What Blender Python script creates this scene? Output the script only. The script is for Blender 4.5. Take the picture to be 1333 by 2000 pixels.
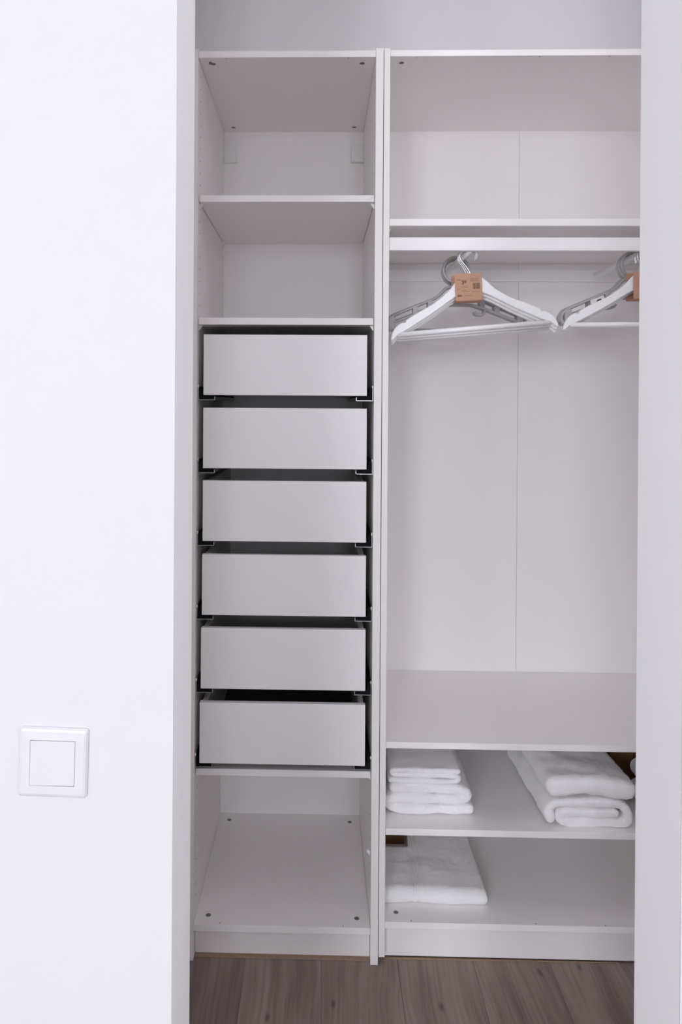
import bpy, bmesh, math, random
from mathutils import Vector, Matrix, noise

for o in list(bpy.data.objects):
    bpy.data.objects.remove(o, do_unlink=True)
scene = bpy.context.scene
COL = scene.collection
FZ = 0.76                      # the floor lies 0.76 cm below the measuring zero; all numbers are centimetres


def P(x, y, z):
    return Vector((x / 100.0, y / 100.0, (z + FZ) / 100.0))


# ------------------------------------------------------------------ camera
W, H = 1333.0, 2000.0
F, CX, CY = 1519.07, 585.25, 793.06
YAW, PITCH, ROLL = -0.02526962, -0.00308795, 0.00616496
cam_d = bpy.data.cameras.new('camera')
cam = bpy.data.objects.new('camera', cam_d)
COL.objects.link(cam)
cam_d.sensor_fit = 'HORIZONTAL'
cam_d.sensor_width = 36.0
cam_d.lens = F / W * 36.0
cam_d.shift_x = (W / 2 - CX) / W
cam_d.shift_y = (CY - H / 2) / W
cam_d.clip_start = 0.02


def _turn(v):
    x, y, z = v
    c, s = math.cos(PITCH), math.sin(PITCH)
    y, z = y * c - z * s, y * s + z * c
    c, s = math.cos(YAW), math.sin(YAW)
    return Vector((x * c + y * s, -x * s + y * c, z))


_c, _s = math.cos(ROLL), math.sin(ROLL)
_r, _u, _f = _turn((_c, 0, _s)), _turn((-_s, 0, _c)), _turn((0, 1, 0))
_m = Matrix(((_r.x, _u.x, -_f.x), (_r.y, _u.y, -_f.y), (_r.z, _u.z, -_f.z))).to_4x4()
_m.translation = P(32.136, -202.892, 145.613)
cam.matrix_world = _m
scene.camera = cam
scene.cycles.max_bounces = 11          # white rooms: let the light bounce on
scene.cycles.diffuse_bounces = 10
scene.cycles.adaptive_threshold = 0.15
scene.cycles.caustics_reflective = False
scene.cycles.caustics_refractive = False

# ------------------------------------------------------------------ world, daylight, exposure
world = bpy.data.worlds.new('world')
scene.world = world
world.use_nodes = True
world.node_tree.nodes['Background'].inputs[0].default_value = (0.90, 0.93, 1.0, 1)
world.node_tree.nodes['Background'].inputs[1].default_value = 0.6


def area(name, loc, rot, sx, sy, power, color):
    d = bpy.data.lights.new(name, 'AREA')
    d.shape = 'RECTANGLE'
    d.size, d.size_y, d.energy, d.color = sx, sy, power, color
    o = bpy.data.objects.new(name, d)
    COL.objects.link(o)
    o.location, o.rotation_euler = loc, rot
    return o


# daylight: two windows in the room's far wall behind the camera, unseen jamb fill added in its side walls,
# and a fill light added under the closet ceiling
REAR = -700.0                  # face of the room's far wall
SIDE = 305.0                   # half width of the room
WZ0, WZ1 = 112.0, 272.0         # sill and head of all windows
WIN_A, WIN_B = (-262.0, -80.0), (30.0, 120.0)       # x ranges in the far wall
FILL_C, FILL_D = (-390.0, -290.0), (-390.0, -290.0)   # y ranges of the added fill openings, left and right wall
DAY = (0.945, 0.978, 1.075)
WZ, WH = (WZ0 + WZ1) / 2, (WZ1 - WZ0) / 100
for nm, (x0, x1), pw in (('window_and_fill_light', WIN_A, 176.0), ('window_and_fill_light', WIN_B, 68.0)):
    area(nm, P((x0 + x1) / 2, REAR + 2, WZ), (math.radians(90), 0, 0), (x1 - x0) / 100, WH, pw, DAY)
for nm, (y0, y1), sg, pw in (('window_and_fill_light', FILL_C, -1, 13.0), ('window_and_fill_light', FILL_D, 1, 34.0)):  # unseen side lights added to brighten the jambs
    area(nm, P(sg * (SIDE - 2), (y0 + y1) / 2, WZ), (0, math.radians(90 * sg), 0), WH, (y1 - y0) / 100, pw, DAY)
area('closet_fill', P(95, -66, 284), (0, 0, 0), 0.4, 0.4, 2.3, (0.98, 0.955, 1.0))  # unseen light added to lift the closet interior, no fixture
vs = scene.view_settings
vs.view_transform = 'Standard'
vs.look = 'None'
vs.exposure = 0.07
vs.gamma = 1.0
vs.use_curve_mapping = False


# ------------------------------------------------------------------ materials
def mat(name, base, rough=0.5, metal=0.0, noise_scale=None, bump=0.0, var=0.0, spec=0.5, sheen=0.0, bump_dist=0.0004):
    m = bpy.data.materials.new(name)
    m.use_nodes = True
    nt = m.node_tree
    b = nt.nodes['Principled BSDF']
    b.inputs['Base Color'].default_value = (*base, 1)
    b.inputs['Roughness'].default_value = rough
    b.inputs['Metallic'].default_value = metal
    b.inputs['Specular IOR Level'].default_value = spec
    b.inputs['Sheen Weight'].default_value = sheen
    if noise_scale:
        tc = nt.nodes.new('ShaderNodeTexCoord')
        n = nt.nodes.new('ShaderNodeTexNoise')
        n.inputs['Scale'].default_value = noise_scale
        n.inputs['Detail'].default_value = 4
        nt.links.new(tc.outputs['Object'], n.inputs['Vector'])
        if bump:
            bp = nt.nodes.new('ShaderNodeBump')
            bp.inputs['Strength'].default_value = bump
            bp.inputs['Distance'].default_value = bump_dist
            nt.links.new(n.outputs['Fac'], bp.inputs['Height'])
            nt.links.new(bp.outputs['Normal'], b.inputs['Normal'])
        if var:
            mx = nt.nodes.new('ShaderNodeMix')
            mx.data_type = 'RGBA'
            mx.inputs[6].default_value = (*[c * (1 - var) for c in base], 1)
            mx.inputs[7].default_value = (*[min(1, c * (1 + var)) for c in base], 1)
            nt.links.new(n.outputs['Fac'], mx.inputs[0])
            nt.links.new(mx.outputs[2], b.inputs['Base Color'])
    return m


M = {}
M['wall'] = mat('dimmed_wall_paint', (0.612, 0.609, 0.616), 0.75, noise_scale=180, bump=0.12, var=0.006, spec=0.3)  # white paint darkened to even out the light between room and closet
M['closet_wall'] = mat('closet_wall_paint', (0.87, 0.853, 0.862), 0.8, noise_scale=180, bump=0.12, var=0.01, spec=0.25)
M['bright_reveal'] = mat('brightened_reveal_paint', (0.93, 0.924, 0.93), 0.6, noise_scale=150, bump=0.06, var=0.006, spec=0.3)  # brighter than the wall so the reveals look lit
M['ceiling'] = mat('ceiling_paint', (0.85, 0.85, 0.855), 0.8, noise_scale=150, bump=0.1)
M['board'] = mat('white_melamine', (0.888, 0.866, 0.860), 0.42, noise_scale=900, bump=0.10, var=0.012, spec=0.4)
M['edge'] = mat('white_edge_band', (0.892, 0.877, 0.882), 0.38, noise_scale=700, bump=0.06, var=0.008, spec=0.4)
M['back'] = mat('white_hardboard', (0.882, 0.861, 0.858), 0.55, noise_scale=1100, bump=0.12, var=0.015, spec=0.35)
M['raw_wood'] = mat('raw_particle_board', (0.34, 0.235, 0.165), 0.8, noise_scale=120, bump=0.3, var=0.3, spec=0.2)
M['gap_dark'] = mat('gap_shade_brown', (0.11, 0.082, 0.066), 0.75, noise_scale=200, bump=0.1, var=0.15, spec=0.2)  # dark brown puts the shade of the drawer gaps into the colour
M['dark'] = mat('dark_hole', (0.05, 0.042, 0.04), 0.7)
M['zinc'] = mat('zinc_fitting', (0.30, 0.29, 0.28), 0.42, metal=0.7, noise_scale=300, var=0.1)
M['steel'] = mat('galvanised_steel', (0.50, 0.50, 0.51), 0.35, metal=0.9, noise_scale=200, var=0.05)
M['runner'] = mat('runner_hollow_shade', (0.010, 0.010, 0.011), 0.9, spec=0.1)  # black stands for the shade inside the hollow profile
M['chrome'] = mat('polished_chrome_wire', (0.66, 0.66, 0.68), 0.3, metal=1.0, noise_scale=60, var=0.03)
M['pin'] = mat('clear_white_plastic', (0.82, 0.81, 0.80), 0.3, noise_scale=100, var=0.02)
M['switch'] = mat('white_switch_plastic', (0.622, 0.619, 0.626), 0.28, noise_scale=200, var=0.004)  # darkened along with the wall paint
M['white_hanger'] = mat('white_lacquer', (0.88, 0.875, 0.88), 0.35, noise_scale=120, bump=0.05, var=0.01)
M['grey_hanger'] = mat('grey_plastic', (0.45, 0.437, 0.445), 0.42, noise_scale=150, bump=0.06, var=0.06)
M['card'] = mat('brown_cardboard', (0.50, 0.295, 0.20), 0.8, noise_scale=220, bump=0.2, var=0.10, spec=0.2)
M['card_dark'] = mat('dark_brown_cardboard', (0.17, 0.088, 0.036), 0.85, noise_scale=60, bump=0.2, var=0.2, spec=0.2)
M['ink'] = mat('brown_black_ink', (0.07, 0.035, 0.02), 0.8, noise_scale=400, var=0.2)
M['ink_soft'] = mat('faded_brown_ink', (0.27, 0.125, 0.065), 0.8, noise_scale=400, var=0.2)
M['paper'] = mat('white_sticker', (0.82, 0.81, 0.81), 0.6, noise_scale=200, var=0.02)


def towel_material():
    m = bpy.data.materials.new('white_terry_cloth')
    m.use_nodes = True
    nt = m.node_tree
    b = nt.nodes['Principled BSDF']
    b.inputs['Base Color'].default_value = (0.90, 0.885, 0.895, 1)
    b.inputs['Roughness'].default_value = 0.95
    b.inputs['Specular IOR Level'].default_value = 0.1
    b.inputs['Sheen Weight'].default_value = 0.35
    b.inputs['Sheen Roughness'].default_value = 0.6
    tc = nt.nodes.new('ShaderNodeTexCoord')
    n1 = nt.nodes.new('ShaderNodeTexNoise')
    n1.inputs['Scale'].default_value = 420
    n1.inputs['Detail'].default_value = 3
    n2 = nt.nodes.new('ShaderNodeTexVoronoi')
    n2.inputs['Scale'].default_value = 330
    ad = nt.nodes.new('ShaderNodeMath')
    ad.operation = 'ADD'
    bp = nt.nodes.new('ShaderNodeBump')
    bp.inputs['Strength'].default_value = 0.55
    bp.inputs['Distance'].default_value = 0.0015
    nt.links.new(tc.outputs['Object'], n1.inputs['Vector'])
    nt.links.new(tc.outputs['Object'], n2.inputs['Vector'])
    nt.links.new(n1.outputs['Fac'], ad.inputs[0])
    nt.links.new(n2.outputs['Distance'], ad.inputs[1])
    nt.links.new(ad.outputs[0], bp.inputs['Height'])
    nt.links.new(bp.outputs['Normal'], b.inputs['Normal'])
    return m


M['terry'] = towel_material()
M['band'] = mat('white_woven_band', (0.88, 0.865, 0.87), 0.75, noise_scale=300, bump=0.2, spec=0.2)


def floor_material():
    m = bpy.data.materials.new('grey_oak_laminate')
    m.use_nodes = True
    nt = m.node_tree
    N, L = nt.nodes.new, nt.links.new
    b = nt.nodes['Principled BSDF']
    b.inputs['Roughness'].default_value = 0.5
    b.inputs['Specular IOR Level'].default_value = 0.35
    tc = N('ShaderNodeTexCoord')
    oi = N('ShaderNodeObjectInfo')
    mul = N('ShaderNodeMath'); mul.operation = 'MULTIPLY'; mul.inputs[1].default_value = 37.0
    L(oi.outputs['Random'], mul.inputs[0])
    off = N('ShaderNodeCombineXYZ')
    L(mul.outputs[0], off.inputs[0]); L(mul.outputs[0], off.inputs[1])
    add = N('ShaderNodeVectorMath'); add.operation = 'ADD'
    L(tc.outputs['Object'], add.inputs[0]); L(off.outputs[0], add.inputs[1])
    # a slow sideways drift makes the grain wander
    dn = N('ShaderNodeTexNoise'); dn.inputs['Scale'].default_value = 2.2; dn.inputs['Detail'].default_value = 2
    L(add.outputs[0], dn.inputs['Vector'])
    dv = N('ShaderNodeVectorMath'); dv.operation = 'MULTIPLY_ADD'
    dv.inputs[1].default_value = (0.07, 0, 0)
    L(dn.outputs['Color'], dv.inputs[0]); L(add.outputs[0], dv.inputs[2])

    def layer(sx, sy, scale, detail):
        mp = N('ShaderNodeMapping'); mp.inputs['Scale'].default_value = (sx, sy, 1)
        L(dv.outputs[0], mp.inputs['Vector'])
        n = N('ShaderNodeTexNoise'); n.inputs['Scale'].default_value = scale; n.inputs['Detail'].default_value = detail
        n.inputs['Roughness'].default_value = 0.6
        L(mp.outputs[0], n.inputs['Vector'])
        return n

    broad = layer(8, 0.8, 1.5, 5)
    fine = layer(42, 1.0, 2.6, 4)
    r1 = N('ShaderNodeValToRGB')
    r1.color_ramp.elements[0].position = 0.30; r1.color_ramp.elements[0].color = (0.185, 0.138, 0.117, 1)
    r1.color_ramp.elements[1].position = 0.68; r1.color_ramp.elements[1].color = (0.335, 0.270, 0.238, 1)
    L(broad.outputs['Fac'], r1.inputs[0])
    r2 = N('ShaderNodeValToRGB')
    r2.color_ramp.elements[0].position = 0.34; r2.color_ramp.elements[0].color = (0.74, 0.71, 0.695, 1)
    r2.color_ramp.elements[1].position = 0.60; r2.color_ramp.elements[1].color = (1.06, 1.06, 1.06, 1)
    L(fine.outputs['Fac'], r2.inputs[0])
    mx = N('ShaderNodeMix'); mx.data_type = 'RGBA'; mx.blend_type = 'MULTIPLY'; mx.inputs[0].default_value = 0.85
    L(r1.outputs[0], mx.inputs[6]); L(r2.outputs[0], mx.inputs[7])
    # sparse knots
    mpk = N('ShaderNodeMapping'); mpk.inputs['Scale'].default_value = (6.0, 2.5, 1)
    L(dv.outputs[0], mpk.inputs['Vector'])
    vo = N('ShaderNodeTexVoronoi'); vo.voronoi_dimensions = '2D'; vo.inputs['Scale'].default_value = 1.0
    L(mpk.outputs[0], vo.inputs['Vector'])
    rk = N('ShaderNodeValToRGB')
    rk.color_ramp.elements[0].position = 0.008; rk.color_ramp.elements[0].color = (0.42, 0.38, 0.36, 1)
    rk.color_ramp.elements[1].position = 0.05; rk.color_ramp.elements[1].color = (1, 1, 1, 1)
    L(vo.outputs['Distance'], rk.inputs[0])
    mk = N('ShaderNodeMix'); mk.data_type = 'RGBA'; mk.blend_type = 'MULTIPLY'; mk.inputs[0].default_value = 0.9
    L(mx.outputs[2], mk.inputs[6]); L(rk.outputs[0], mk.inputs[7])
    L(mk.outputs[2], b.inputs['Base Color'])
    bp = N('ShaderNodeBump'); bp.inputs['Strength'].default_value = 0.15; bp.inputs['Distance'].default_value = 0.0005
    L(fine.outputs['Fac'], bp.inputs['Height']); L(bp.outputs['Normal'], b.inputs['Normal'])
    return m


M['floor'] = floor_material()
M['seam'] = mat('dark_floor_underlay', (0.06, 0.045, 0.038), 0.8, noise_scale=50, var=0.1)


# ------------------------------------------------------------------ builders
def root(name, loc, label, cat, group=None):
    o = bpy.data.objects.new(name, None)
    COL.objects.link(o)
    o.location = P(*loc)
    o.empty_display_size = 0.05
    o['label'], o['category'] = label, cat
    if group:
        o['group'] = group
    return o


def tag(o, label, cat, group=None):
    o['label'], o['category'] = label, cat
    if group:
        o['group'] = group
    return o


def world_loc(o):
    v = Vector((0, 0, 0))
    while o is not None:
        v += o.location
        o = o.parent
    return v


def link(name, bm, m, parent=None, smooth=False, kind=None, label=None, base=False):
    """bm holds metres in scene space; the origin goes to its centre (or the centre of its base)."""
    if m is not None:
        mats = m if isinstance(m, (list, tuple)) else [m]
    lo = Vector((min(v.co[i] for v in bm.verts) for i in range(3)))
    hi = Vector((max(v.co[i] for v in bm.verts) for i in range(3)))
    c = (lo + hi) / 2
    if base:
        c.z = lo.z
    for v in bm.verts:
        v.co -= c
    bmesh.ops.recalc_face_normals(bm, faces=bm.faces)
    me = bpy.data.meshes.new(name)
    bm.to_mesh(me)
    bm.free()
    for k in mats:
        me.materials.append(k)
    if smooth:
        for p in me.polygons:
            p.use_smooth = True
    o = bpy.data.objects.new(name, me)
    COL.objects.link(o)
    if parent is not None:
        o.parent = parent
        o.location = c - world_loc(parent)
    else:
        o.location = c
    if kind:
        o['kind'] = kind
    if label:
        o['label'] = label
    return o


def add_box(bm, x0, x1, y0, y1, z0, z1, bevel=0.0, mi=0):
    """corners in centimetres"""
    vs_ = [bm.verts.new(P(x, y, z)) for z in (z0, z1) for y in (y0, y1) for x in (x0, x1)]
    fs = []
    for idx in ((0, 1, 3, 2), (4, 6, 7, 5), (0, 4, 5, 1), (2, 3, 7, 6), (0, 2, 6, 4), (1, 5, 7, 3)):
        f = bm.faces.new([vs_[i] for i in idx])
        f.material_index = mi
        fs.append(f)
    if bevel:
        es = list({e for f in fs for e in f.edges})
        bmesh.ops.bevel(bm, geom=es, offset=bevel / 100, segments=1, affect='EDGES', profile=0.5)
    return fs


def box(name, x0, x1, y0, y1, z0, z1, m, parent=None, bevel=0.06, **kw):
    bm = bmesh.new()
    add_box(bm, x0, x1, y0, y1, z0, z1, bevel)
    return link(name, bm, m, parent, **kw)


def add_tube(bm, pts, r, n=8, closed=False, radii=None, flat=None):
    """pts: scene-space metres; r in metres; flat=(axis vector, factor) squashes the section"""
    pts = [Vector(p) for p in pts]
    k = len(pts)
    rings = []
    prev = None
    for i, p in enumerate(pts):
        if closed:
            t = pts[(i + 1) % k] - pts[i - 1]
        else:
            t = pts[min(i + 1, k - 1)] - pts[max(i - 1, 0)]
        t.normalize()
        if prev is None:
            a = Vector((0, 1, 0)) if abs(t.y) < 0.9 else Vector((1, 0, 0))
            s = t.cross(a).normalized()
        else:
            s = (prev - t * prev.dot(t)).normalized()
        prev = s
        q = t.cross(s)
        rr = radii[i] if radii else r
        ring = []
        for j in range(n):
            an = 2 * math.pi * j / n
            d = s * math.cos(an) * rr + q * math.sin(an) * rr
            if flat:
                ax, fac = flat
                d += ax * d.dot(ax) * (fac - 1)
            ring.append(bm.verts.new(p + d))
        rings.append(ring)
    for i in range(k if closed else k - 1):
        a, b = rings[i], rings[(i + 1) % k]
        for j in range(n):
            bm.faces.new((a[j], a[(j + 1) % n], b[(j + 1) % n], b[j]))
    if not closed:
        bm.faces.new(rings[0][::-1])
        bm.faces.new(rings[-1])


def smooth_path(pts, n=6, closed=False):
    """Catmull-Rom through 2-D or 3-D points"""
    pts = [Vector(p) for p in pts]
    k = len(pts)
    out = []
    for i in range(k if closed else k - 1):
        if closed:
            p0, p1, p2, p3 = pts[i - 1], pts[i], pts[(i + 1) % k], pts[(i + 2) % k]
        else:
            p0, p1, p2, p3 = pts[max(i - 1, 0)], pts[i], pts[i + 1], pts[min(i + 2, k - 1)]
        for j in range(n):
            t = j / n
            out.append(0.5 * ((2 * p1) + (p2 - p0) * t + (2 * p0 - 5 * p1 + 4 * p2 - p3) * t * t
                              + (-p0 + 3 * p1 - 3 * p2 + p3) * t ** 3))
    if not closed:
        out.append(pts[-1])
    return out


def add_disc(bm, c, nrm, r, depth, n=14, mi=0, inner=None, mi_in=1):
    """a short round plug standing 'depth' proud of the point c (scene metres) along nrm"""
    nrm = Vector(nrm).normalized()
    a = Vector((1, 0, 0)) if abs(nrm.x) < 0.9 else Vector((0, 1, 0))
    s = nrm.cross(a).normalized()
    t = nrm.cross(s)
    lo = [bm.verts.new(c + s * math.cos(2 * math.pi * i / n) * r + t * math.sin(2 * math.pi * i / n) * r) for i in range(n)]
    hi = [bm.verts.new(v.co + nrm * depth) for v in lo]
    for i in range(n):
        f = bm.faces.new((lo[i], lo[(i + 1) % n], hi[(i + 1) % n], hi[i])); f.material_index = mi
    f = bm.faces.new(lo[::-1]); f.material_index = mi
    if inner:
        mid = [bm.verts.new(c + (v.co - c - nrm * depth) * inner + nrm * depth) for v in hi]
        pit = [bm.verts.new(v.co - nrm * depth * 0.8) for v in mid]
        for i in range(n):
            f = bm.faces.new((hi[i], hi[(i + 1) % n], mid[(i + 1) % n], mid[i])); f.material_index = mi
            f = bm.faces.new((mid[i], mid[(i + 1) % n], pit[(i + 1) % n], pit[i])); f.material_index = mi_in
        f = bm.faces.new(pit); f.material_index = mi_in
    else:
        f = bm.faces.new(hi); f.material_index = mi


# ------------------------------------------------------------------ the setting
NEAR, FAR = -108.5, -95.0          # the two faces of the partition with the opening
OX0, OX1, OTOP = 14.55, 76.0, 278.0
CEIL = 286.0
GR = -FZ


def struct(name, boxes, m, bevel=0.0):
    bm = bmesh.new()
    for b in boxes:
        add_box(bm, *b, bevel)
    return link(name, bm, m, kind='structure')


floor = struct('floor', [(-305, 305, REAR, 62, GR - 6, GR - 0.12)], M['seam'])
PW = 19.95
plank_mesh = {}
rnd = random.Random(4)


def plank(x0, y0, y1, x1):
    key = (round(x1 - x0, 2), round(y1 - y0, 2))
    if key not in plank_mesh:
        o = box('plank', x0, x1, y0, y1, GR - 0.12, GR, M['floor'], floor, bevel=0.035)
        plank_mesh[key] = o.data
        return o
    o = bpy.data.objects.new('plank', plank_mesh[key])
    COL.objects.link(o)
    o.parent = floor
    o.location = P((x0 + x1) / 2, (y0 + y1) / 2, GR - 0.06) - world_loc(floor)
    return o


starts = {-2: -60, -1: 20, 0: -105, 1: -40, 2: -88, 3: -22, 4: -100, 5: -55, 6: -10}
for i in range(-16, 15):
    x0, x1 = 33.6 + PW * (i - 1) + 0.03, 33.6 + PW * i - 0.03
    if i < -1 or i > 6:
        s = -37.0 * ((i * 7) % 5)
    else:
        s = starts.get(i, 0)
    y = REAR + (s % 128) - 128
    while y < 60:
        a, b = max(y, REAR + 0.5), min(y + 128, 60) - 0.06
        if b - a > 2 and x0 > -304 and x1 < 304:
            plank(x0, a, b, x1)
        y += 128

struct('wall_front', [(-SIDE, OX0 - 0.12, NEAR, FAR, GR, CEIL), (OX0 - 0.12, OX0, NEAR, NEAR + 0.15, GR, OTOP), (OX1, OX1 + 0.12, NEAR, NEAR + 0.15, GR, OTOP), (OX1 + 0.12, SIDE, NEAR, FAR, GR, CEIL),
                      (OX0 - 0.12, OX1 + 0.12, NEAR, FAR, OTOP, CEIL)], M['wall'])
struct('brightened_reveal_1', [(OX0 - 0.12, OX0, NEAR + 0.15, FAR, GR, OTOP)], M['bright_reveal'])      # added thin layer, coloured brighter so the left reveal looks lit
struct('brightened_reveal_2', [(OX1, OX1 + 0.12, NEAR + 0.15, FAR, GR, OTOP)], M['bright_reveal'])      # the same brightened layer on the right reveal
struct('closet_bounce_layer', [(-14.0, OX0 - 0.3, FAR, FAR + 0.5, GR, CEIL), (OX1 + 0.3, 149.2, FAR, FAR + 0.5, GR, CEIL)], M['closet_wall'])  # unseen pale layer added behind the partition to bounce light inside
struct('wall_back', [(-25, 160, 58.3, 62, GR, CEIL)], M['closet_wall'])
struct('wall_closet_left', [(-25, -14.0, FAR, 58.3, GR, CEIL)], M['closet_wall'])
struct('wall_closet_right', [(149.2, 160, FAR, 58.3, GR, CEIL)], M['closet_wall'])
for nm, sg, (w0, w1) in (('wall_left', -1, FILL_C), ('wall_right', 1, FILL_D)):
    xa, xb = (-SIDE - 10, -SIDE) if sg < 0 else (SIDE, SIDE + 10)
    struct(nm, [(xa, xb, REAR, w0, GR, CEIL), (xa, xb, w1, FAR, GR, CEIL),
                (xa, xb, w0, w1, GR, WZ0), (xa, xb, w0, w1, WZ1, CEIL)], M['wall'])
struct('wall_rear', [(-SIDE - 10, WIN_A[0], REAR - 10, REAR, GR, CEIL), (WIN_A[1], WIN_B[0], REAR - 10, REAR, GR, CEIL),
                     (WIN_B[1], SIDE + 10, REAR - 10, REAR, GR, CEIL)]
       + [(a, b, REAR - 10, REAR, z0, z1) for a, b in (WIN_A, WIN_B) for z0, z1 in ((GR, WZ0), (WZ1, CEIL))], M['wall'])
struct('ceiling', [(-SIDE - 10, SIDE + 10, REAR - 10, 62, CEIL, CEIL + 6)], M['ceiling'])
for k_, (a, b) in enumerate((WIN_A, WIN_B)):
    y0, y1 = REAR - 8, REAR - 2
    struct('window_%d' % (k_ + 1), [(a, a + 6, y0, y1, WZ0, WZ1), (b - 6, b, y0, y1, WZ0, WZ1), (a + 6, b - 6, y0, y1, WZ0, WZ0 + 6),
                                    (a + 6, b - 6, y0, y1, WZ1 - 6, WZ1)], M['edge'])
for k_, (sg, (a, b)) in enumerate(((-1, FILL_C), (1, FILL_D))):  # unseen frames round the added jamb fill lights
    x0, x1 = (-SIDE - 8, -SIDE - 2) if sg < 0 else (SIDE + 2, SIDE + 8)
    struct('window_%d' % (k_ + 3), [(x0, x1, a, a + 6, WZ0, WZ1), (x0, x1, b - 6, b, WZ0, WZ1), (x0, x1, a + 6, b - 6, WZ0, WZ0 + 6),
                                    (x0, x1, a + 6, b - 6, WZ1 - 6, WZ1)], M['edge'])


# ------------------------------------------------------------------ fittings shared by both wardrobes
def cam_lock(parent, x, y, z, up):
    bm = bmesh.new()
    n = Vector((0, 0, 1 if up else -1))
    add_disc(bm, P(x, y, z), n, 0.0070, 0.0006, 14, 0, 0.62, 1)
    c = P(x, y, z) + n * 0.0002
    for a in (0.6, 0.6 + math.pi / 2):
        d = Vector((math.cos(a), math.sin(a), 0)) * 0.0042
        e = Vector((-d.y, d.x, 0)) * 0.22
        q = [bm.verts.new(c + d + e), bm.verts.new(c - d + e), bm.verts.new(c - d - e), bm.verts.new(c + d - e)]
        q2 = [bm.verts.new(v.co + n * 0.0003) for v in q]
        bm.faces.new(q2)
        for i in range(4):
            bm.faces.new((q[i], q[(i + 1) % 4], q2[(i + 1) % 4], q2[i]))
    return link('cam_lock', bm, [M['zinc'], M['dark']], parent, label='round grey metal cam lock set into the white board')


def holes(parent, pts, nrm, r=0.0022):
    bm = bmesh.new()
    for p in pts:
        add_disc(bm, P(*p) - Vector(nrm) * 0.0006, nrm, r, 0.0008, 8)
    return link('peg_hole', bm, M['dark'], parent, kind='stuff')


def shelf_pin(parent, x, y, z, side):
    """small plastic wedge under a shelf; side +1 sits on a left panel"""
    bm = bmesh.new()
    a, b = x, x + side * 1.0
    pr = [(a, z), (b, z), (b - side * 0.2, z - 0.3), (a + side * 0.15, z - 1.3), (a, z - 1.3)]
    f0 = [bm.verts.new(P(px, y - 0.35, pz)) for px, pz in pr]
    f1 = [bm.verts.new(P(px, y + 0.35, pz)) for px, pz in pr]
    bm.faces.new(f0); bm.faces.new(f1[::-1])
    for i in range(5):
        bm.faces.new((f0[i], f0[(i + 1) % 5], f1[(i + 1) % 5], f1[i]))
    return link('shelf_pin', bm, M['pin'], parent)


# ------------------------------------------------------------------ left wardrobe (narrow, with drawers)
WL = 46.4
wl = root('drawer_wardrobe', (23.2, 28, GR), 'narrow white open wardrobe unit with six drawers and empty shelves, left of the hanging unit', 'wardrobe')
lp = box('side_panel', -1.9, 0, 0, 57, GR, 238.2, M['board'], wl)
rp = box('side_panel', WL, 48.38, 0, 57, GR, 238.2, M['board'], wl)
tb = box('top_board', 0.04, WL - 0.04, 0.1, 56, 235.94, 237.65, M['board'], wl)
bb = box('bottom_board', 0.04, WL - 0.04, 0.1, 56, 7.0, 8.77, M['board'], wl)
box('plinth', 0.04, WL - 0.04, 3.0, 4.6, -0.64, 7.0, M['board'], wl)
box('edge_strip', 0.1, WL - 0.1, 1.35, 3.0, GR, GR + 0.16, M['raw_wood'], wl, label='raw wooden strip lying along the foot of the plinth')
box('back_panel', -1.0, 47.4, 56, 56.5, 5, 237.0, M['back'], wl)
shelves = []
for z0, z1 in ((198.75, 200.5), (166.4, 168.2), (47.1, 48.88)):
    s = box('shelf', 0.12, WL - 0.12, 2.0, 55.8, z0, z1, M['board'], wl)
    shelves.append(s)
    for x, sd in ((0.0, 1), (WL, -1)):
        for y in (4.2, 52):
            shelf_pin(wl, x, y, z0 - 0.02, sd)
for x, sd in ((0.0, 1), (WL, -1)):
    shelf_pin(wl, x, 4.4, 26.9, sd)
for x, y in ((3.4, 3.9), (43.0, 3.9), (3.5, 51.5), (43.0, 51.6)):
    cam_lock(tb, x, y, 235.94, False)
    cam_lock(bb, x, y, 8.77, True)
bm = bmesh.new()
add_disc(bm, P(2.7, 2.9, 235.94), (0, 0, -1), 0.0042, 0.0045, 10, 0)
link('screw', bm, M['zinc'], tb, label='screw head standing proud beside the cam lock')
holes(tb, [(7.2, 0.8, 235.94), (39.2, 0.8, 235.94)], (0, 0, -1), 0.0016)
holes(bb, [(6.9, 0.85, 8.77), (39.3, 0.85, 8.77)], (0, 0, 1), 0.0016)
zs = [z for z in [232.5 - 3.2 * k for k in range(21)] if not (197.5 < z < 202)]
zl = [14.0 + 3.2 * k for k in range(10)]
holes(lp, [(0, y, z) for z in zs + zl for y in (4.2, 53.6)], (1, 0, 0))
holes(rp, [(WL, y, z) for z in zs + zl for y in (4.2, 53.6)], (-1, 0, 0))
for x0, x1 in ((0.02, 4.4), (42.2, WL - 0.02)):
    b = box('wall_bracket', x0, x1, 54.0, 55.98, 225.4, 230.9, M['pin'], wl, bevel=0.15,
            label='small white plastic bracket cover in the upper back corner')

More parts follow.
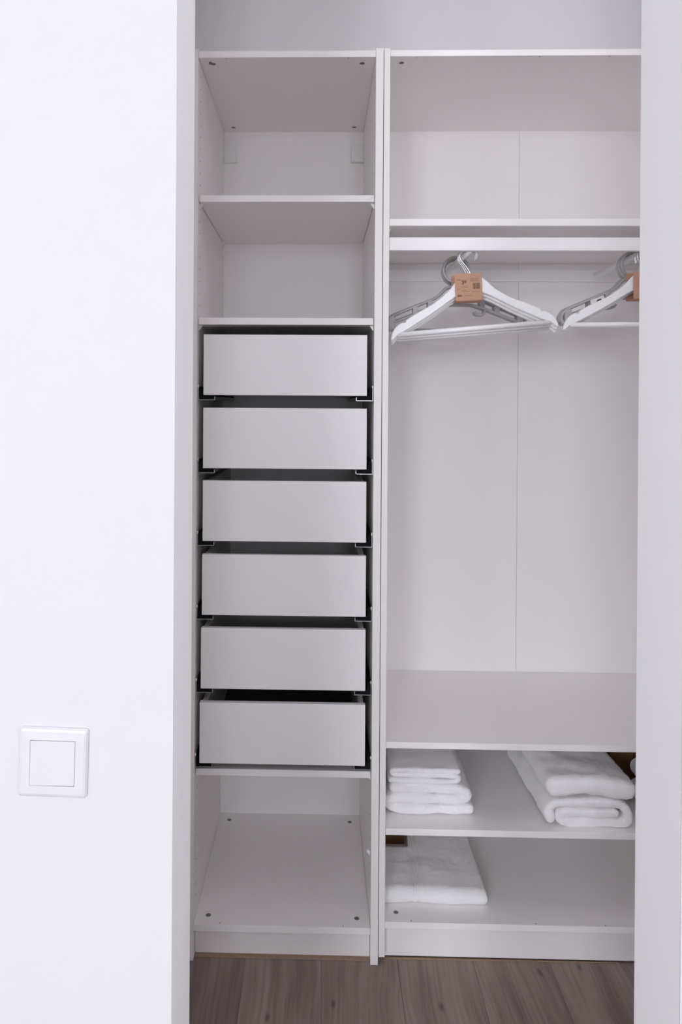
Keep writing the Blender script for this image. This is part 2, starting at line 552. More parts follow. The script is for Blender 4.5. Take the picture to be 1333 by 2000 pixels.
drawer_tops = [163.75, 144.4, 125.15, 105.7, 86.35, 66.9]
drawer_ys = [2.0, 2.0, 1.9, 1.5, 1.2, 0.6]
for k, (zt, y) in enumerate(zip(drawer_tops, drawer_ys)):
    x0, x1 = 1.5 if k < 4 else (1.35 if k == 4 else 1.22), 44.72
    z0 = zt - 16.0
    bm = bmesh.new()
    t = 1.3
    add_box(bm, x0 + 0.35, x0 + 0.35 + t, y + 1.75, y + 52, z0 + 0.4, zt - 0.35, 0.06)
    add_box(bm, x1 - 0.35 - t, x1 - 0.35, y + 1.75, y + 52, z0 + 0.4, zt - 0.35, 0.06)
    add_box(bm, x0 + 0.35 + t, x1 - 0.35 - t, y + 50.7, y + 52, z0 + 0.4, zt - 0.35, 0.06)
    d = link('drawer', bm, M['board'], wl)
    box('drawer_bottom', x0 + 0.35 + t, x1 - 0.35 - t, y + 1.75, y + 50.7, z0 + 0.9, z0 + 1.4, M['gap_dark'], d, bevel=0.0, label='drawer bottom coloured dark brown to deepen the shade in the gap')
    box('drawer_front', x0, x1, y, y + 1.7, z0, zt, M['edge'], d, bevel=0.09)
    for sd in (1, -1):                                     # one runner each side, a black block painting the shaded hollow of its steel angle
        ex = 0.1 if sd > 0 else WL - 0.1

        def q(a, b):
            a, b = ex + sd * a, ex + sd * b
            return (min(a, b), max(a, b))
        bm = bmesh.new()
        yb = y + 0.7
        zb, zm = z0 - 1.35, z0 + 2.2
        add_box(bm, *q(0.0, 0.10), yb, yb + 48, zb, zm)            # upright of the angle
        add_box(bm, *q(0.10, 4.4), yb, yb + 48, zb, zb + 0.13)     # foot of the angle
        add_box(bm, *q(4.26, 4.4), yb, yb + 48, zb + 0.13, zb + 0.95)
        r = link('drawer_runner', bm, M['steel'], wl, label='thin steel angle of the drawer runner')
        bm = bmesh.new()
        add_box(bm, *q(0.11, 1.05), yb + 0.02, yb + 47.8, zb + 0.14, zm - 0.02)
        add_box(bm, *q(1.05, 4.24), yb + 0.02 if k < 5 else yb + 0.6, yb + 47.8, zb + 0.14, z0 - 0.02)
        link('runner_hollow', bm, M['runner'], r, label='black block standing for the shaded hollow of the steel runner')
        bm = bmesh.new()
        add_disc(bm, P(ex + sd * 0.0, yb - 0.8, zm + 0.1), (sd, 0, 0), 0.0042, 0.0026, 10, 0)
        link('screw', bm, M['pin'], r, smooth=False, label='pale screw head above the runner')

# ------------------------------------------------------------------ right wardrobe (wide, for hanging)
X0, X1 = 50.12, 145.6
wr = root('hanging_wardrobe', (98, 28, GR), 'wide white open wardrobe unit with hanger frame, right of the drawer unit', 'wardrobe')
box('side_panel', 48.55, X0, 0, 57, 1.36, 238.1, M['board'], wr)
box('side_panel', X1, 147.2, 0, 57, 1.36, 238.1, M['board'], wr)
tbr = box('top_board', X0 + 0.04, X1 - 0.04, 0.1, 56, 236.05, 237.68, M['board'], wr)
bbr = box('bottom_board', X0 + 0.04, X1 - 0.04, 0.1, 56, 8.9, 10.55, M['board'], wr)
box('plinth', X0 + 0.04, X1 - 0.04, 3.1, 4.7, -0.3, 8.9, M['board'], wr)
for xx in (60, 98, 136):
    box('foot', xx - 2, xx + 2, 4.8, 8.8, GR, 8.9, M['edge'], wr)
box('foot', 48.6, X0 - 0.05, 4.0, 56, GR, 1.36, M['raw_wood'], wr)
box('foot', X1 + 0.05, 147.1, 4.0, 56, GR, 1.36, M['raw_wood'], wr)
bm = bmesh.new()                                       # tapers away to the right
q0 = [bm.verts.new(P(x, y, GR)) for x, y in ((X0, 2.3), (112, 2.95), (112, 3.1), (X0, 3.1))]
q1 = [bm.verts.new(v.co + Vector((0, 0, 0.0016))) for v in q0]
bm.faces.new(q0[::-1]); bm.faces.new(q1)
for i in range(4):
    bm.faces.new((q0[i], q0[(i + 1) % 4], q1[(i + 1) % 4], q1[i]))
link('edge_strip', bm, M['raw_wood'], wr, label='thin raw wooden strip tapering along the foot of the plinth')
box('back_panel', 49.3, 97.78, 56, 56.4, 5, 237.3, M['back'], wr, bevel=0.05)
box('back_panel', 97.86, 146.4, 56, 56.4, 5, 237.3, M['back'], wr, bevel=0.05)
for z0, z1, y in ((192.2, 194.05, 0.9), (55.75, 57.4, 0.5), (33.1, 34.8, 0.4)):
    box('shelf', X0 + 0.1, X1 - 0.1, y, 55.9, z0, z1, M['board'], wr)
    for x, sd in ((X0, 1), (X1, -1)):
        for yy in (4.2, 52):
            shelf_pin(wr, x, yy, z0 - 0.02, sd)
for x, y in ((53.4, 4.0), (53.5, 51.5), (142.3, 4.0), (142.2, 51.5)):
    cam_lock(tbr, x, y, 236.05, False)
    if y < 10:
        cam_lock(bbr, x, y, 10.55, True)
holes(tbr, [(x, 0.75, 236.05) for x in (56.96, 88.9, 106.8, 138.5)], (0, 0, -1), 0.0016)
holes(bbr, [(x, 0.75, 10.55) for x in (57.1, 89.5, 107.4, 138.5)], (0, 0, 1), 0.0016)

# the pull-out frame the hangers hang in: front rail, rear rail, two side runners, two bars running back
fr = root('hanger_frame', (98, 28, 187.5), 'white pull-out hanger frame mounted under the shelf of the hanging unit', 'hanger frame')
box('front_rail', X0 + 0.15, X1 - 0.15, 1.5, 3.2, 185.9, 189.35, M['edge'], fr, bevel=0.12)
box('rear_rail', X0 + 0.15, X1 - 0.15, 54.6, 55.9, 186.2, 190.1, M['edge'], fr, bevel=0.12)
for x0, x1 in ((X0 + 0.15, X0 + 1.5), (X1 - 1.5, X1 - 0.15)):
    box('side_rail', x0, x1, 3.2, 54.6, 186.2, 189.3, M['edge'], fr, bevel=0.1)
BAR_L, BAR_R, BAR_Z = 71.5, 118.2, 186.35
for x in (BAR_L, BAR_R):
    bm = bmesh.new()
    add_tube(bm, [P(x, 3.2, BAR_Z), P(x, 42.0, BAR_Z)], 0.0075, 12, flat=(Vector((0, 0, 1)), 1.25))
    link('hanging_bar', bm, M['edge'], fr, smooth=True)
BAR_TOP = BAR_Z + 0.94

# ------------------------------------------------------------------ hangers
UP_EDGE = [(0, 15.4), (1.6, 15.1), (3.8, 13.7), (6.2, 11.2), (10.0, 8.55), (14.8, 6.25), (17.7, 4.75)]
NOTCH = [(17.95, 4.05), (18.6, 4.0)]
TIP = [(18.75, 4.15), (19.6, 3.75), (20.8, 2.85), (21.7, 1.4), (22.15, -0.1), (21.6, -0.35), (20.6, 0.6)]
LOW_EDGE = [(19.4, 1.3), (17.5, 2.15), (13.6, 4.2), (9.7, 6.35), (6.6, 8.3), (4.2, 9.6), (2.0, 10.4), (0, 10.7)]


def white_hanger(label, mx, my, mz, roll, group):
    """mid of the tips at (mx, my, mz); roll lifts the right end"""
    c, s = math.cos(roll), math.sin(roll)

    def T(x, y, z):
        return P(mx + x * c - z * s, my + y, mz + x * s + z * c)
    o = root('white_hanger', (mx, my, mz), label, 'hanger', group)
    bm = bmesh.new()
    # arms: matching upper and lower edges, rounded across the thickness
    n = 26
    up = smooth_path([(x, z, 0) for x, z in UP_EDGE], 5)
    up = [(p[0], p[1]) for p in up] + NOTCH + [(p[0], p[1]) for p in smooth_path([(x, z, 0) for x, z in TIP], 3)]
    lo = [(p[0], p[1]) for p in smooth_path([(x, z, 0) for x, z in LOW_EDGE], 4)]
    half = up + lo[1:]
    outline = half + [(-x, z) for x, z in half[::-1][1:-1]]
    th = 0.6
    loops = []
    for y, ins in ((-th, 0.22), (-th * 0.6, 0.0), (th * 0.6, 0.0), (th, 0.22)):
        k = len(outline)
        lp_ = []
        for i, (x, z) in enumerate(outline):
            ax, az = outline[i - 1]
            bx, bz = outline[(i + 1) % k]
            tx, tz = bx - ax, bz - az
            ln = math.hypot(tx, tz) or 1
            lp_.append(bm.verts.new(T(x - tz / ln * -ins * -1, y, z - tx / ln * ins) if False else
                                    T(x + tz / ln * ins, y, z - tx / ln * ins)))
        loops.append(lp_)
    k = len(outline)
    for a, b in zip(loops[:-1], loops[1:]):
        for i in range(k):
            bm.faces.new((a[i], a[(i + 1) % k], b[(i + 1) % k], b[i]))
    for lp_, rev in ((loops[0], False), (loops[-1], True)):
        f = bm.faces.new(lp_[::-1] if rev else lp_)
    bmesh.ops.triangulate(bm, faces=[f for f in bm.faces if len(f.verts) > 4])
    link('shoulder_arms', bm, M['white_hanger'], o)
    bm = bmesh.new()
    add_tube(bm, [T(-20.2, 0, 1.0), T(20.2, 0, 1.0)], 0.0068, 10)
    link('trouser_bar', bm, M['white_hanger'], o, smooth=True)
    # hook: its crown rests on the bar
    hz = (BAR_TOP + 0.19 - mz) - 2.3
    R = 2.3
    bx = BAR_L if mx < 95 else BAR_R
    ox = (bx - mx) * c + (hz + mz - mz) * s         # local x that brings the hook over the bar
    ox = max(-1.5, min(1.5, ox))
    pts = [(0, 15.0), (0.0, 16.2)]
    for a in range(225, -31, -15):
        an = math.radians(a)
        pts.append((ox + R * math.cos(an), hz + R * math.sin(an)))
    sp = smooth_path([(x, z, 0) for x, z in pts], 3)
    bm = bmesh.new()
    add_tube(bm, [T(p[0], 0, p[1]) for p in sp], 0.0018, 8)
    link('hook', bm, M['chrome'], o, smooth=True, label='shiny bent metal wire hook')
    return o


def grey_hanger(label, mx, my, mz, roll, group, sticker=False):
    """mx centre, mz underside of the bottom bar"""
    c, s = math.cos(roll), math.sin(roll)

    def T(x, y, z):
        return P(mx + x * c - z * s, my + y, mz + x * s + z * c)
    o = root('grey_hanger', (mx, my, mz), label, 'hanger', group)
    half = [(0, 12.9), (1.6, 12.8), (3.1, 12.2), (4.6, 10.6), (6.2, 9.5), (9.0, 8.3), (13.4, 6.5), (17.2, 4.9),
            (19.1, 3.8), (20.0, 2.2), (19.6, 0.85), (18.4, 0.4)]
    pts = half + [(0, 0.4)] + [(-x, z) for x, z in half[::-1][:-1]]
    sp = smooth_path([(x, z, 0) for x, z in pts], 4, closed=True)
    flat = (Vector((0, 1, 0)), 1.15)
    bm = bmesh.new()
    add_tube(bm, [T(p[0], 0, p[1]) for p in sp], 0.0040, 8, closed=True, flat=flat)
    link('frame', bm, M['grey_hanger'], o, smooth=True)
    # inner shoulder bar with flat centre
    inner = [(-17.9, 2.6), (-13.2, 4.4), (-9.0, 6.1), (-5.2, 7.3), (-3.4, 7.6), (3.4, 7.6), (5.2, 7.3), (9.0, 6.1), (13.2, 4.4), (17.9, 2.6)]
    sp = smooth_path([(x, z, 0) for x, z in inner], 4)
    bm = bmesh.new()
    add_tube(bm, [T(p[0], 0, p[1]) for p in sp], 0.0040, 8, flat=flat)
    link('inner_bar', bm, M['grey_hanger'], o, smooth=True)
    for x, za, zb in ((-7.4, 6.8, 8.9), (-11.6, 5.1, 7.1), (7.4, 6.8, 8.9), (11.6, 5.1, 7.1), (0, 7.7, 12.8), (18.2, 0.6, 4.3), (-18.2, 0.6, 4.3)):
        bm = bmesh.new()
        w = 0.75 if abs(x) < 18 else 0.9
        vs_ = [bm.verts.new(T(x + a * w, b * 0.38, z)) for z in (za, zb) for b in (-1, 1) for a in (-1, 1)]
        for idx in ((0, 1, 3, 2), (4, 6, 7, 5), (0, 4, 5, 1), (2, 3, 7, 6), (0, 2, 6, 4), (1, 5, 7, 3)):
            bm.faces.new([vs_[i] for i in idx])
        bmesh.ops.bevel(bm, geom=list(bm.edges), offset=0.0008, segments=1, affect='EDGES')
        link('web_strut', bm, M['grey_hanger'], o)
    for sg in (-1, 1):
        sp = smooth_path([(sg * x, z, 0) for x, z in ((8.2, 6.3), (8.0, 5.2), (7.0, 4.7), (5.8, 4.8), (5.2, 5.6))], 4)
        bm = bmesh.new()
        add_tube(bm, [T(p[0], 0, p[1]) for p in sp], 0.0030, 7)
        link('strap_hook', bm, M['grey_hanger'], o, smooth=True)
    R = 3.6
    hz = (BAR_TOP + 0.42 - mz) - R
    pts = [(0, 12.6)]
    for a in range(262, -21, -14):
        an = math.radians(a)
        pts.append((R * math.cos(an), hz + R * math.sin(an)))
    sp = smooth_path([(x, z, 0) for x, z in pts], 3)
    bm = bmesh.new()
    add_tube(bm, [T(p[0], 0, p[1]) for p in sp], 0.0040, 8, flat=flat)
    link('hook', bm, M['grey_hanger'], o, smooth=True)
    if sticker:
        bm = bmesh.new()
        q = [T(-11.9, -0.47, 5.35), T(-8.3, -0.47, 6.9), T(-8.7, -0.47, 8.1), T(-12.3, -0.47, 6.7)]
        f0 = [bm.verts.new(p) for p in q]
        f1 = [bm.verts.new(p + Vector((0, 0.0009, 0))) for p in q]
        bm.faces.new(f0); bm.faces.new(f1[::-1])
        for i in range(4):
            bm.faces.new((f0[i], f0[(i + 1) % 4], f1[(i + 1) % 4], f1[i]))
        st = link('sticker', bm, M['paper'], o, label='small white sticker with a black mark')
        bm = bmesh.new()
        q = [T(-10.6, -0.50, 6.3), T(-9.3, -0.50, 6.85), T(-9.5, -0.50, 7.15), T(-10.5, -0.50, 6.8)]
        f0 = [bm.verts.new(p) for p in q]
        f1 = [bm.verts.new(p + Vector((0, 0.0003, 0))) for p in q]
        bm.faces.new(f0); bm.faces.new(f1[::-1])
        for i in range(4):
            bm.faces.new((f0[i], f0[(i + 1) % 4], f1[(i + 1) % 4], f1[i]))
        link('mark', bm, M['ink'], st)
    return o


R5 = math.radians
LG = 'white hangers bundled in the left cardboard sleeve'
for i, (lab, dx, dz, rl) in enumerate((
        ('foremost white wooden hanger in the bundle hanging left, held in the printed sleeve', 0, 0, 5.0),
        ('middle white hanger of the left bundle, just behind the foremost one', 0.1, -0.6, 4.8),
        ('rearmost white hanger of the left bundle, directly in front of the grey hangers', 0.2, -1.1, 4.6))):
    white_hanger(lab, 73.2 + dx, 4.6 + 1.45 * i, 164.85 + dz, R5(rl), LG)
RG = 'white hangers bundled at the right jamb'
for i, (lab, dx, dz, rl) in enumerate((
        ('foremost white wooden hanger in the bundle cut off by the right jamb, its tip leftmost', 0, 0, 0.6),
        ('middle white hanger of the right bundle, its tip just right of the foremost', 0.9, 0.05, 0.7),
        ('rearmost white hanger of the right bundle, its tip rightmost of the three', 1.8, 0.1, 0.8))):
    white_hanger(lab, 118.6 + dx, 4.6 + 1.45 * i, 166.1 + dz, R5(rl), RG)
GG = 'grey plastic hangers behind the left bundle'
for i, lab in enumerate(('grey plastic hanger nearest behind the left white bundle',
                         'middle grey plastic hanger behind the left white bundle',
                         'rearmost grey plastic hanger behind the left white bundle')):
    grey_hanger(lab, 71.2 + 0.2 * i, 20.6 + 2.4 * i, 166.5 + 0.2 * i, R5((0.4, -0.5, 0.2)[i]), GG)
GG = 'grey plastic hangers behind the right bundle'
for i, lab in enumerate(('grey plastic hanger with white sticker nearest behind the right white bundle',
                         'middle grey plastic hanger behind the right white bundle',
                         'rearmost grey plastic hanger behind the right white bundle')):
    grey_hanger(lab, 118.3 + 0.25 * i, 11.6 + 2.4 * i, 167.7 + 0.1 * i, R5((0.6, 1.0, 0.3)[i]), GG, sticker=(i == 0))


def sleeve(label, cx, cz, tilt, y0, y1, printed):
    """open-ended cardboard band round the necks of the hangers"""
    c, s = math.cos(tilt), math.sin(tilt)

    def T(x, y, z):
        return P(cx + x * c - z * s, y, cz + x * s + z * c)
    bm = bmesh.new()
    w, h, t = 3.55, 3.65, 0.07
    # a folded strip: front flap, bottom, back flap; the sides are open where the arms come out
    outer = [(y0, h), (y0, h * 0.4), (y0, -h + 0.7), (y0 + 0.12, -h + 0.15), (y0 + 0.5, -h), (y1 - 0.3, -h), (y1, -h + 0.3), (y1, h * 0.3), (y1, h + 0.25)]
    inner = [(y0 + t, h), (y0 + t, h * 0.4), (y0 + t, -h + 0.75), (y0 + 0.12 + t, -h + 0.22), (y0 + 0.5, -h + t), (y1 - 0.3, -h + t), (y1 - t, -h + 0.32), (y1 - t, h * 0.3), (y1 - t, h + 0.25)]
    loop = outer + inner[::-1]
    nx = 6
    cols = []
    for i in range(nx + 1):
        x = -w + 2 * w * i / nx
        cols.append([bm.verts.new(T(x, y, z + (0.07 * math.sin(i * 1.1) if abs(z) > h - 0.01 and z > 0 else 0))) for y, z in loop])
    n_ = len(loop)
    for c0, c1 in zip(cols[:-1], cols[1:]):
        for i in range(n_):
            bm.faces.new((c0[i], c0[(i + 1) % n_], c1[(i + 1) % n_], c1[i]))
    m_ = len(outer)
    for cc in (cols[0], cols[-1]):
        for i in range(m_ - 1):
            bm.faces.new((cc[i], cc[i + 1], cc[n_ - 2 - i], cc[n_ - 1 - i]))
    o = link('cardboard_sleeve', bm, M['card'])
    tag(o, label, 'packaging', 'cardboard sleeves round the hanger bundles')
    if not printed:
        return o

    def patch(name, rects, m, label=None):
        bm = bmesh.new()
        for x0, x1, z0, z1 in rects:
            q = [T(x0, y0 - 0.012, z0), T(x1, y0 - 0.012, z0), T(x1, y0 - 0.012, z1), T(x0, y0 - 0.012, z1)]
            f0 = [bm.verts.new(p) for p in q]
            f1 = [bm.verts.new(p + Vector((0, 0.00011, 0))) for p in q]
            bm.faces.new(f0); bm.faces.new(f1[::-1])
            for i in range(4):
                bm.faces.new((f0[i], f0[(i + 1) % 4], f1[(i + 1) % 4], f1[i]))
        return link(name, bm, m, o, label=label)
    bars, x = [], 1.15
    r2 = random.Random(2)
    while x < 2.95:
        b = r2.choice((0.05, 0.08, 0.12))
        bars.append((x, x + b, -0.55, 1.05))
        x += b + r2.choice((0.04, 0.06, 0.09))
    patch('barcode', bars, M['ink'], 'dark printed barcode')
    patch('logo_block', [(-3.05, -2.95, -2.45, -1.9), (-2.95, -2.0, -2.45, -2.38), (-2.95, -2.0, -1.97, -1.9), (-2.0, -1.9, -2.45, -1.9),
                         (-2.85, -2.62, -2.3, -2.05), (-2.55, -2.35, -2.3, -2.05), (-2.28, -2.08, -2.3, -2.05)], M['ink'], 'small dark printed logo box')
    rows = []
    for z, a, b in ((2.1, -3.0, -2.0), (1.85, -3.0, -0.3), (1.0, -3.0, -2.5), (0.3, -1.9, -0.2), (-0.1, -1.9, 0.0), (-0.45, -2.9, -2.1),
                    (-0.8, -1.9, -0.5), (-1.15, -1.9, 0.2), (2.2, 0.5, 2.8), (1.85, 0.5, 2.6), (1.5, 0.5, 2.9), (-1.3, 0.9, 2.9), (-2.3, -1.6, 1.0)):
        xx = a
        while xx < b:
            l = r2.uniform(0.12, 0.4)
            rows.append((xx, min(b, xx + l), z, z + 0.13))
            xx += l + 0.09
    patch('print_rows', rows, M['ink_soft'], 'rows of fine brown print')
    # the large dark characters
    cu = bpy.data.curves.new('characters', 'FONT')
    cu.body = '38'
    cu.size = 0.0125
    cu.extrude = 0.00005
    cu.offset = 0.0003
    to = bpy.data.objects.new('tmp_text', cu)
    COL.objects.link(to)
    bpy.context.view_layer.update()
    me = bpy.data.meshes.new_from_object(to.evaluated_get(bpy.context.evaluated_depsgraph_get()))
    bpy.data.objects.remove(to, do_unlink=True)
    bm = bmesh.new()
    bm.from_mesh(me)
    org = T(-1.75, y0 - 0.012, 0.85)
    for v in bm.verts:
        x_, z_ = v.co.x, v.co.y
        v.co = org + Vector((x_ * c - z_ * s, -v.co.z, x_ * s + z_ * c))
    link('characters', bm, M['ink'], o, label='two large dark printed characters')
    return o


sleeve('brown printed cardboard sleeve wrapped round the left bundle of white hangers', 71.4, 176.6, R5(3.2), 3.4, 8.6, True)
sleeve('brown cardboard sleeve at the right jamb, mostly hidden by the wall', 118.0, 177.3, R5(1.0), 3.4, 8.6, False)


# ------------------------------------------------------------------ towels
def sheet_towel(name, path, thick, a0, a1, axis, label, group, seed, rough=0.16, na=44, lean=None):
    """a cloth of the given thickness folded along 'path' (u, z) and swept from a0 to a1.
    axis 'y': u is x and the sweep runs along y; axis 'x': u is y and the sweep runs along x."""
    sp = smooth_path([(u, z, 0) for u, z in path], 7)
    k = len(sp)
    left, right = [], []
    for i in range(k):
        t = (sp[min(i + 1, k - 1)] - sp[max(i - 1, 0)]).normalized()
        n = Vector((-t.y, t.x, 0))
        left.append((sp[i], n))
        right.append((sp[i], -n))
    e0 = (sp[0] - sp[1]).normalized()
    e1 = (sp[-1] - sp[-2]).normalized()
    n0 = left[0][1]
    n1 = left[-1][1]
    cap1 = [(sp[-1], (n1 * math.cos(a) + e1 * math.sin(a))) for a in (0.6, 1.2, 1.9, 2.5)]
    cap0 = [(sp[0], (-n0 * math.cos(a) + e0 * math.sin(a))) for a in (0.6, 1.2, 1.9, 2.5)]
    outline = left + cap1 + right[::-1] + cap0
    bm = bmesh.new()
    rings = []
    off = Vector((seed * 7.3, seed * 3.1, 0))
    for j in range(na + 1):
        f = j / na
        # more rings near the two ends, where the hem rounds off
        f = 0.5 - 0.5 * math.cos(math.pi * f)
        a = a0 + (a1 - a0) * f
        dist = min(a - a0, a1 - a)
        rr = thick * 0.5
        sc = math.sqrt(max(0.0, 1 - (1 - min(1, dist / rr)) ** 2)) if dist < rr else 1.0
        sc = 0.25 + 0.75 * sc
        ring = []
        for p, n in outline:
            q = p + n * (thick * 0.5 * sc)
            v = Vector((q.x, q.y, a))
            w = noise.noise(v * 0.16 + off) * 1.6 + noise.noise(v * 0.5 + off) * 0.8 + noise.noise(v * 2.2 + off) * 0.35
            q = q + n * w * rough * 1.6
            u, z = q.x, q.y
            # the ends wander a little in the sweep direction too
            aa = a + noise.noise(Vector((p.x * 0.2, p.y * 0.45, seed))) * 0.7 * (1 - 2 * f)
            if lean:
                u += lean(aa)
            ring.append(bm.verts.new(P(u, aa, z) if axis == 'y' else P(aa, u, z)))
        rings.append(ring)
    m = len(outline)
    for a, b in zip(rings[:-1], rings[1:]):
        for i in range(m):
            bm.faces.new((a[i], a[(i + 1) % m], b[(i + 1) % m], b[i]))
    for ring, rev in ((rings[0], True), (rings[-1], False)):
        # close the end with a strip of quads across the thickness
        for i in range(k - 1):
            jx = (2 * k + 4 - 1 - i)
            bm.faces.new((ring[i], ring[i + 1], ring[jx - 1], ring[jx]))
        bm.faces.new([ring[k - 1]] + [ring[k + i] for i in range(4)] + [ring[k + 4]])
        bm.faces.new([ring[2 * k + 3]] + [ring[2 * k + 4 + i] for i in range(4)] + [ring[0]])
    return tag(link(name, bm, M['terry'], smooth=True, base=True), label, 'towel', group)


MS = 34.8            # top of the middle towel shelf
TG = 'white folded towels in the hanging unit'
# left stack: a thick folded towel with a thinner one on top
sheet_towel('folded_towel', [(73.2, MS + 1.55), (66, MS + 1.5), (58, MS + 1.5), (53.2, MS + 1.75), (51.9, MS + 3.1), (53.2, MS + 4.35), (60, MS + 4.35),
                             (68, MS + 4.3), (71.6, MS + 4.45), (72.7, MS + 5.6), (71.2, MS + 6.75), (66, MS + 7.0), (58, MS + 7.1), (53.0, MS + 7.1)],
            2.82, 6.9, 40, 'y', 'thick white terry towel folded at the bottom of the left stack on the middle shelf', TG, 1, rough=0.13)
sheet_towel('folded_towel', [(52.2, MS + 9.15), (58, MS + 9.1), (66, MS + 9.0), (69.7, MS + 9.05), (70.5, MS + 9.75), (69.7, MS + 10.45), (66, MS + 10.5),
                             (58, MS + 10.6), (53.4, MS + 10.6), (52.5, MS + 11.25), (53.4, MS + 11.9), (60, MS + 11.85), (70.3, MS + 11.7)],
            1.42, 7.3, 37, 'y', 'thin folded white towel lying on top of the left stack', TG, 2, rough=0.10)
# right stack: two thick towels
sheet_towel('folded_towel', [(110.6, MS + 3.75), (104, MS + 3.7), (97.9, MS + 3.75), (96.4, MS + 2.6), (97.6, MS + 1.4), (104, MS + 1.3), (111.5, MS + 1.3),
                             (113.7, MS + 2.0), (113.9, MS + 3.9), (112.2, MS + 5.7), (108, MS + 6.15), (100, MS + 6.25), (95.4, MS + 6.0), (93.7, MS + 4.6), (93.7, MS + 2.2)],
            2.46, 2.4, 42, 'y', 'thick white towel at the bottom of the right stack, its folded edge showing', TG, 3, rough=0.15,
            lean=lambda a: -0.02 * a)
sheet_towel('folded_towel', [(95.2, MS + 10.3), (98, MS + 10.6), (104, MS + 10.6), (109, MS + 10.1), (112.2, MS + 9.9), (114.0, MS + 9.7)],
            5.1, 2.0, 42, 'y', 'puffy white towel on top of the right stack, drooping at its right end', TG, 4, rough=0.24,
            lean=lambda a: -0.02 * a)
# the small towels cut off by the jamb
sheet_towel('folded_towel', [(139, MS + 1.4), (130, MS + 1.4), (123.4, MS + 1.5), (121.9, MS + 2.7), (123.4, MS + 4.0), (130, MS + 4.1), (139, MS + 4.1)],
            2.6, 9.5, 21, 'y', 'white folded towel low at the right jamb, mostly hidden by the wall', TG, 5)
sheet_towel('folded_towel', [(139, MS + 7.0), (130, MS + 7.0), (124.0, MS + 7.2), (122.4, MS + 8.6), (124.0, MS + 10.0), (130, MS + 10.1), (139, MS + 10.0)],
            2.8, 10, 21, 'y', 'white folded towel at the right jamb lying upon another, mostly hidden', TG, 6)

# single towel on the bottom board: rounded front, ribbed woven band across it
BS = 10.55


def towel_surface(x, s, lift=0.0):
    """x 50.6..77.9, s 0..1 runs from under the front, round it, over the top to the back"""
    h = 4.35 + 0.35 * math.sin((x - 50) * 0.16) - 0.25 * max(0, (x - 72) / 6) ** 2
    band = 1.0 - 0.10 * math.exp(-((x - 60.2) / 2.2) ** 2)
    h *= band
    y0 = 6.6 + 0.25 * math.sin(x * 0.35) + 0.5 * math.exp(-((x - 60.2) / 2.0) ** 2)
    y1 = 43.0 if x > 60.5 else 28.5 + 14.5 * max(0.0, min(1.0, (x - 59.2) / 1.2))
    r = h * 0.5
    top_len = y1 - y0 - r * 2
    L = 3.0 + math.pi * r + top_len + math.pi * r * 0.6
    d = s * L
    if d < 3.0:
        y, z, n = y0 + r + 3.0 - d, BS + 0.05, Vector((0, 0, -1))
    elif d < 3.0 + math.pi * r:
        a = (d - 3.0) / r
        y, z, n = y0 + r - r * math.sin(a), BS + r - r * math.cos(a), Vector((0, -math.sin(a), -math.cos(a)))
    elif d < 3.0 + math.pi * r + top_len:
        q = d - 3.0 - math.pi * r
        y, z, n = y0 + r + q, BS + 2 * r - 0.15 * math.sin(math.pi * q / top_len), Vector((0, 0, 1))
    else:
        a = min(math.pi, (d - 3.0 - math.pi * r - top_len) / (r * 0.6))
        y, z, n = y1 - r + r * math.sin(a), BS + r + r * math.cos(a), Vector((0, math.sin(a), math.cos(a)))
        z = max(BS + 0.05, z)
    v = Vector((x, y, z))
    w = noise.noise(v * 0.15 + Vector((3, 9, 1))) * 0.35 + noise.noise(v * 0.55) * 0.16 + noise.noise(v * 2.0) * 0.05
    if n.z < -0.5:
        w = 0
    v += n * (w + lift)
    v.z = max(v.z, BS + 0.03)
    return v


def towel_grid(xs, ns, liftf):
    bm = bmesh.new()
    g = [[bm.verts.new(P(*towel_surface(x, j / ns, liftf(x)))) for j in range(ns + 1)] for x in xs]
    for a, b in zip(g[:-1], g[1:]):
        for j in range(ns):
            bm.faces.new((a[j], a[j + 1], b[j + 1], b[j]))
    return bm, g


xs = [50.75 + 26.9 * i / 60 for i in range(61)]
bm, g = towel_grid(xs, 70, lambda x: 0.0)
for row in (g[0], g[-1]):                       # rounded flanks: a ring drawn in towards the middle, then closed
    sgn = -1 if row is g[0] else 1
    mid_z = P(0, 0, BS + 2.1).z
    prev = row
    for k_, (o_, sq) in enumerate(((0.35, 0.88), (0.55, 0.6), (0.6, 0.25))):
        cur = [bm.verts.new(Vector((v.co.x + sgn * o_ / 100, v.co.y, mid_z + (v.co.z - mid_z) * sq))) for v in row]
        for j in range(len(row) - 1):
            bm.faces.new((prev[j], prev[j + 1], cur[j + 1], cur[j]))
        prev = cur
    for j in range(len(prev) // 2):
        a, b = j, len(prev) - 1 - j
        if b - a > 1:
            bm.faces.new((prev[a], prev[a + 1], prev[b - 1], prev[b]) if b - 1 != a + 1 else (prev[a], prev[a + 1], prev[b]))
bt = tag(link('folded_towel', bm, M['terry'], smooth=True, base=True),
         'single folded white towel with a ribbed band lying on the bottom board', 'towel', TG)
nb = 48
bxs = [58.4 + 3.6 * i / nb for i in range(nb + 1)]
bm, g = towel_grid(bxs, 60, lambda x: 0.10 + 0.055 * math.sin((x - 58.4) * 2 * math.pi / 0.6))
link('woven_band', bm, M['band'], bt, smooth=True, label='flat ribbed band woven into the towel')


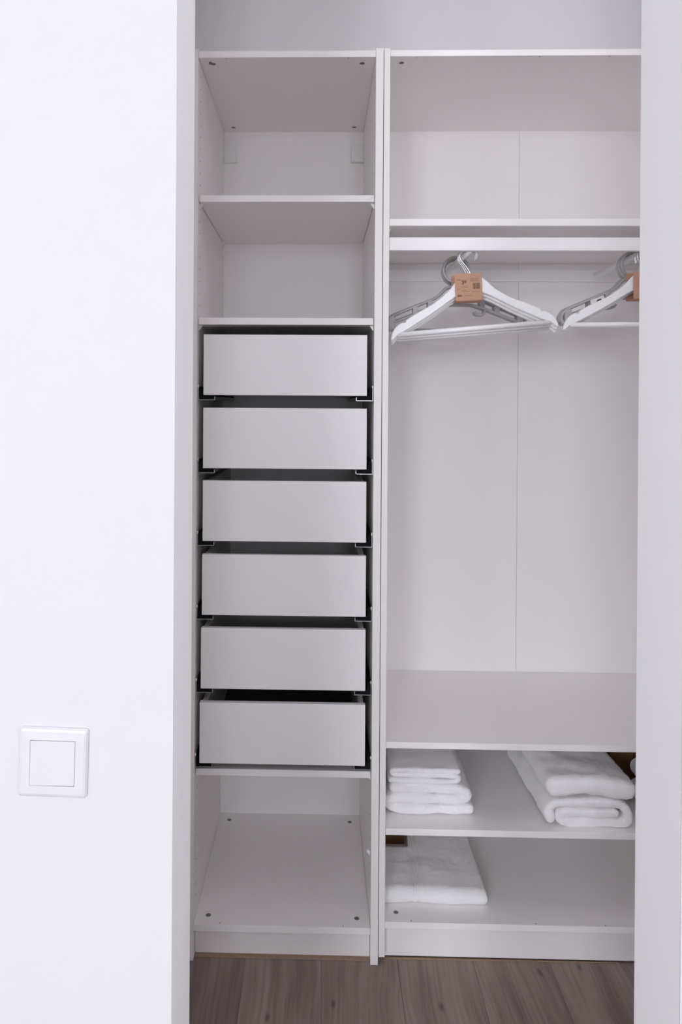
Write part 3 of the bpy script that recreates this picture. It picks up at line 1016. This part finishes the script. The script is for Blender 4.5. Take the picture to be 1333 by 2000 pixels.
# ------------------------------------------------------------------ brown boxes behind the towels
def carton(label, x0, x1, y0, y1, z0, z1):
    o = root('cardboard_box', ((x0 + x1) / 2, (y0 + y1) / 2, z0), label, 'box')
    bm = bmesh.new()
    t = 0.3
    add_box(bm, x0, x1, y0, y0 + t, z0, z1, 0.05)
    add_box(bm, x0, x1, y1 - t, y1, z0, z1, 0.05)
    add_box(bm, x0, x0 + t, y0 + t, y1 - t, z0, z1, 0.05)
    add_box(bm, x1 - t, x1, y0 + t, y1 - t, z0, z1, 0.05)
    add_box(bm, x0 + t, x1 - t, y0 + t, y1 - t, z0, z0 + t, 0.05)
    link('box_body', bm, M['card_dark'], o)
    for a, b in ((y0 + t, (y0 + y1) / 2 - 0.1), ((y0 + y1) / 2 + 0.1, y1 - t)):
        box('lid_flap', x0 + t, x1 - t, a, b, z1 - 0.5, z1 - 0.2, M['card_dark'], o, bevel=0.05)
    return o


carton('dark brown cardboard box at the back left of the bottom board, behind the towel', 50.5, 59.0, 36.2, 54.5, BS, BS + 15)
carton('dark brown cardboard box at the back of the middle shelf near the right jamb', 118.2, 141, 27.5, 54, MS, MS + 14)

# ------------------------------------------------------------------ light switch, hung slightly crooked
sw = root('light_switch', (-0.1, NEAR, 101.6), 'white square light switch with single rocker on the left wall', 'light switch')


def tilted(bm, ang):
    p = P(-0.1, NEAR, 101.6)
    R = Matrix.Translation(p) @ Matrix.Rotation(ang, 4, 'Y') @ Matrix.Translation(-p)
    bm.transform(R)


TILT = math.radians(1.15)


def frame_ring(bm, prof):
    """square rings: (half size, y) pairs lofted"""
    rings = []
    for hs, y in prof:
        pts = []
        r = 0.35 if hs > 3 else 0.08
        for cx_, cz_, a0 in ((1, 1, 0), (-1, 1, 90), (-1, -1, 180), (1, -1, 270)):
            for a in (0, 30, 60, 90):
                an = math.radians(a0 + a)
                pts.append((cx_ * (hs - r) + r * math.cos(an), cz_ * (hs - r) + r * math.sin(an)))
        rings.append([bm.verts.new(P(-0.1 + x, NEAR + y, 101.6 + z)) for x, z in pts])
    for a, b in zip(rings[:-1], rings[1:]):
        n = len(a)
        for i in range(n):
            bm.faces.new((a[i], a[(i + 1) % n], b[(i + 1) % n], b[i]))
    return rings


bm = bmesh.new()
frame_ring(bm, [(4.25, 0.0), (4.25, -0.2), (4.05, -0.45), (3.8, -0.55), (2.80, -0.62), (2.765, -0.58), (2.76, -0.1)])
tilted(bm, TILT)
link('frame', bm, M['switch'], sw)
bm = bmesh.new()
rg = frame_ring(bm, [(2.715, -0.1), (2.715, -0.60), (2.66, -0.65)])
bm.faces.new(rg[-1]); bm.faces.new(rg[0][::-1])
for v in bm.verts:                              # the rocker leans: pressed in on its right side
    if v.co.y < P(0, NEAR - 0.4, 0).y:
        v.co.y += (v.co.x - P(-0.1, 0, 0).x) * 0.03
tilted(bm, TILT)
link('rocker', bm, M['switch'], sw)
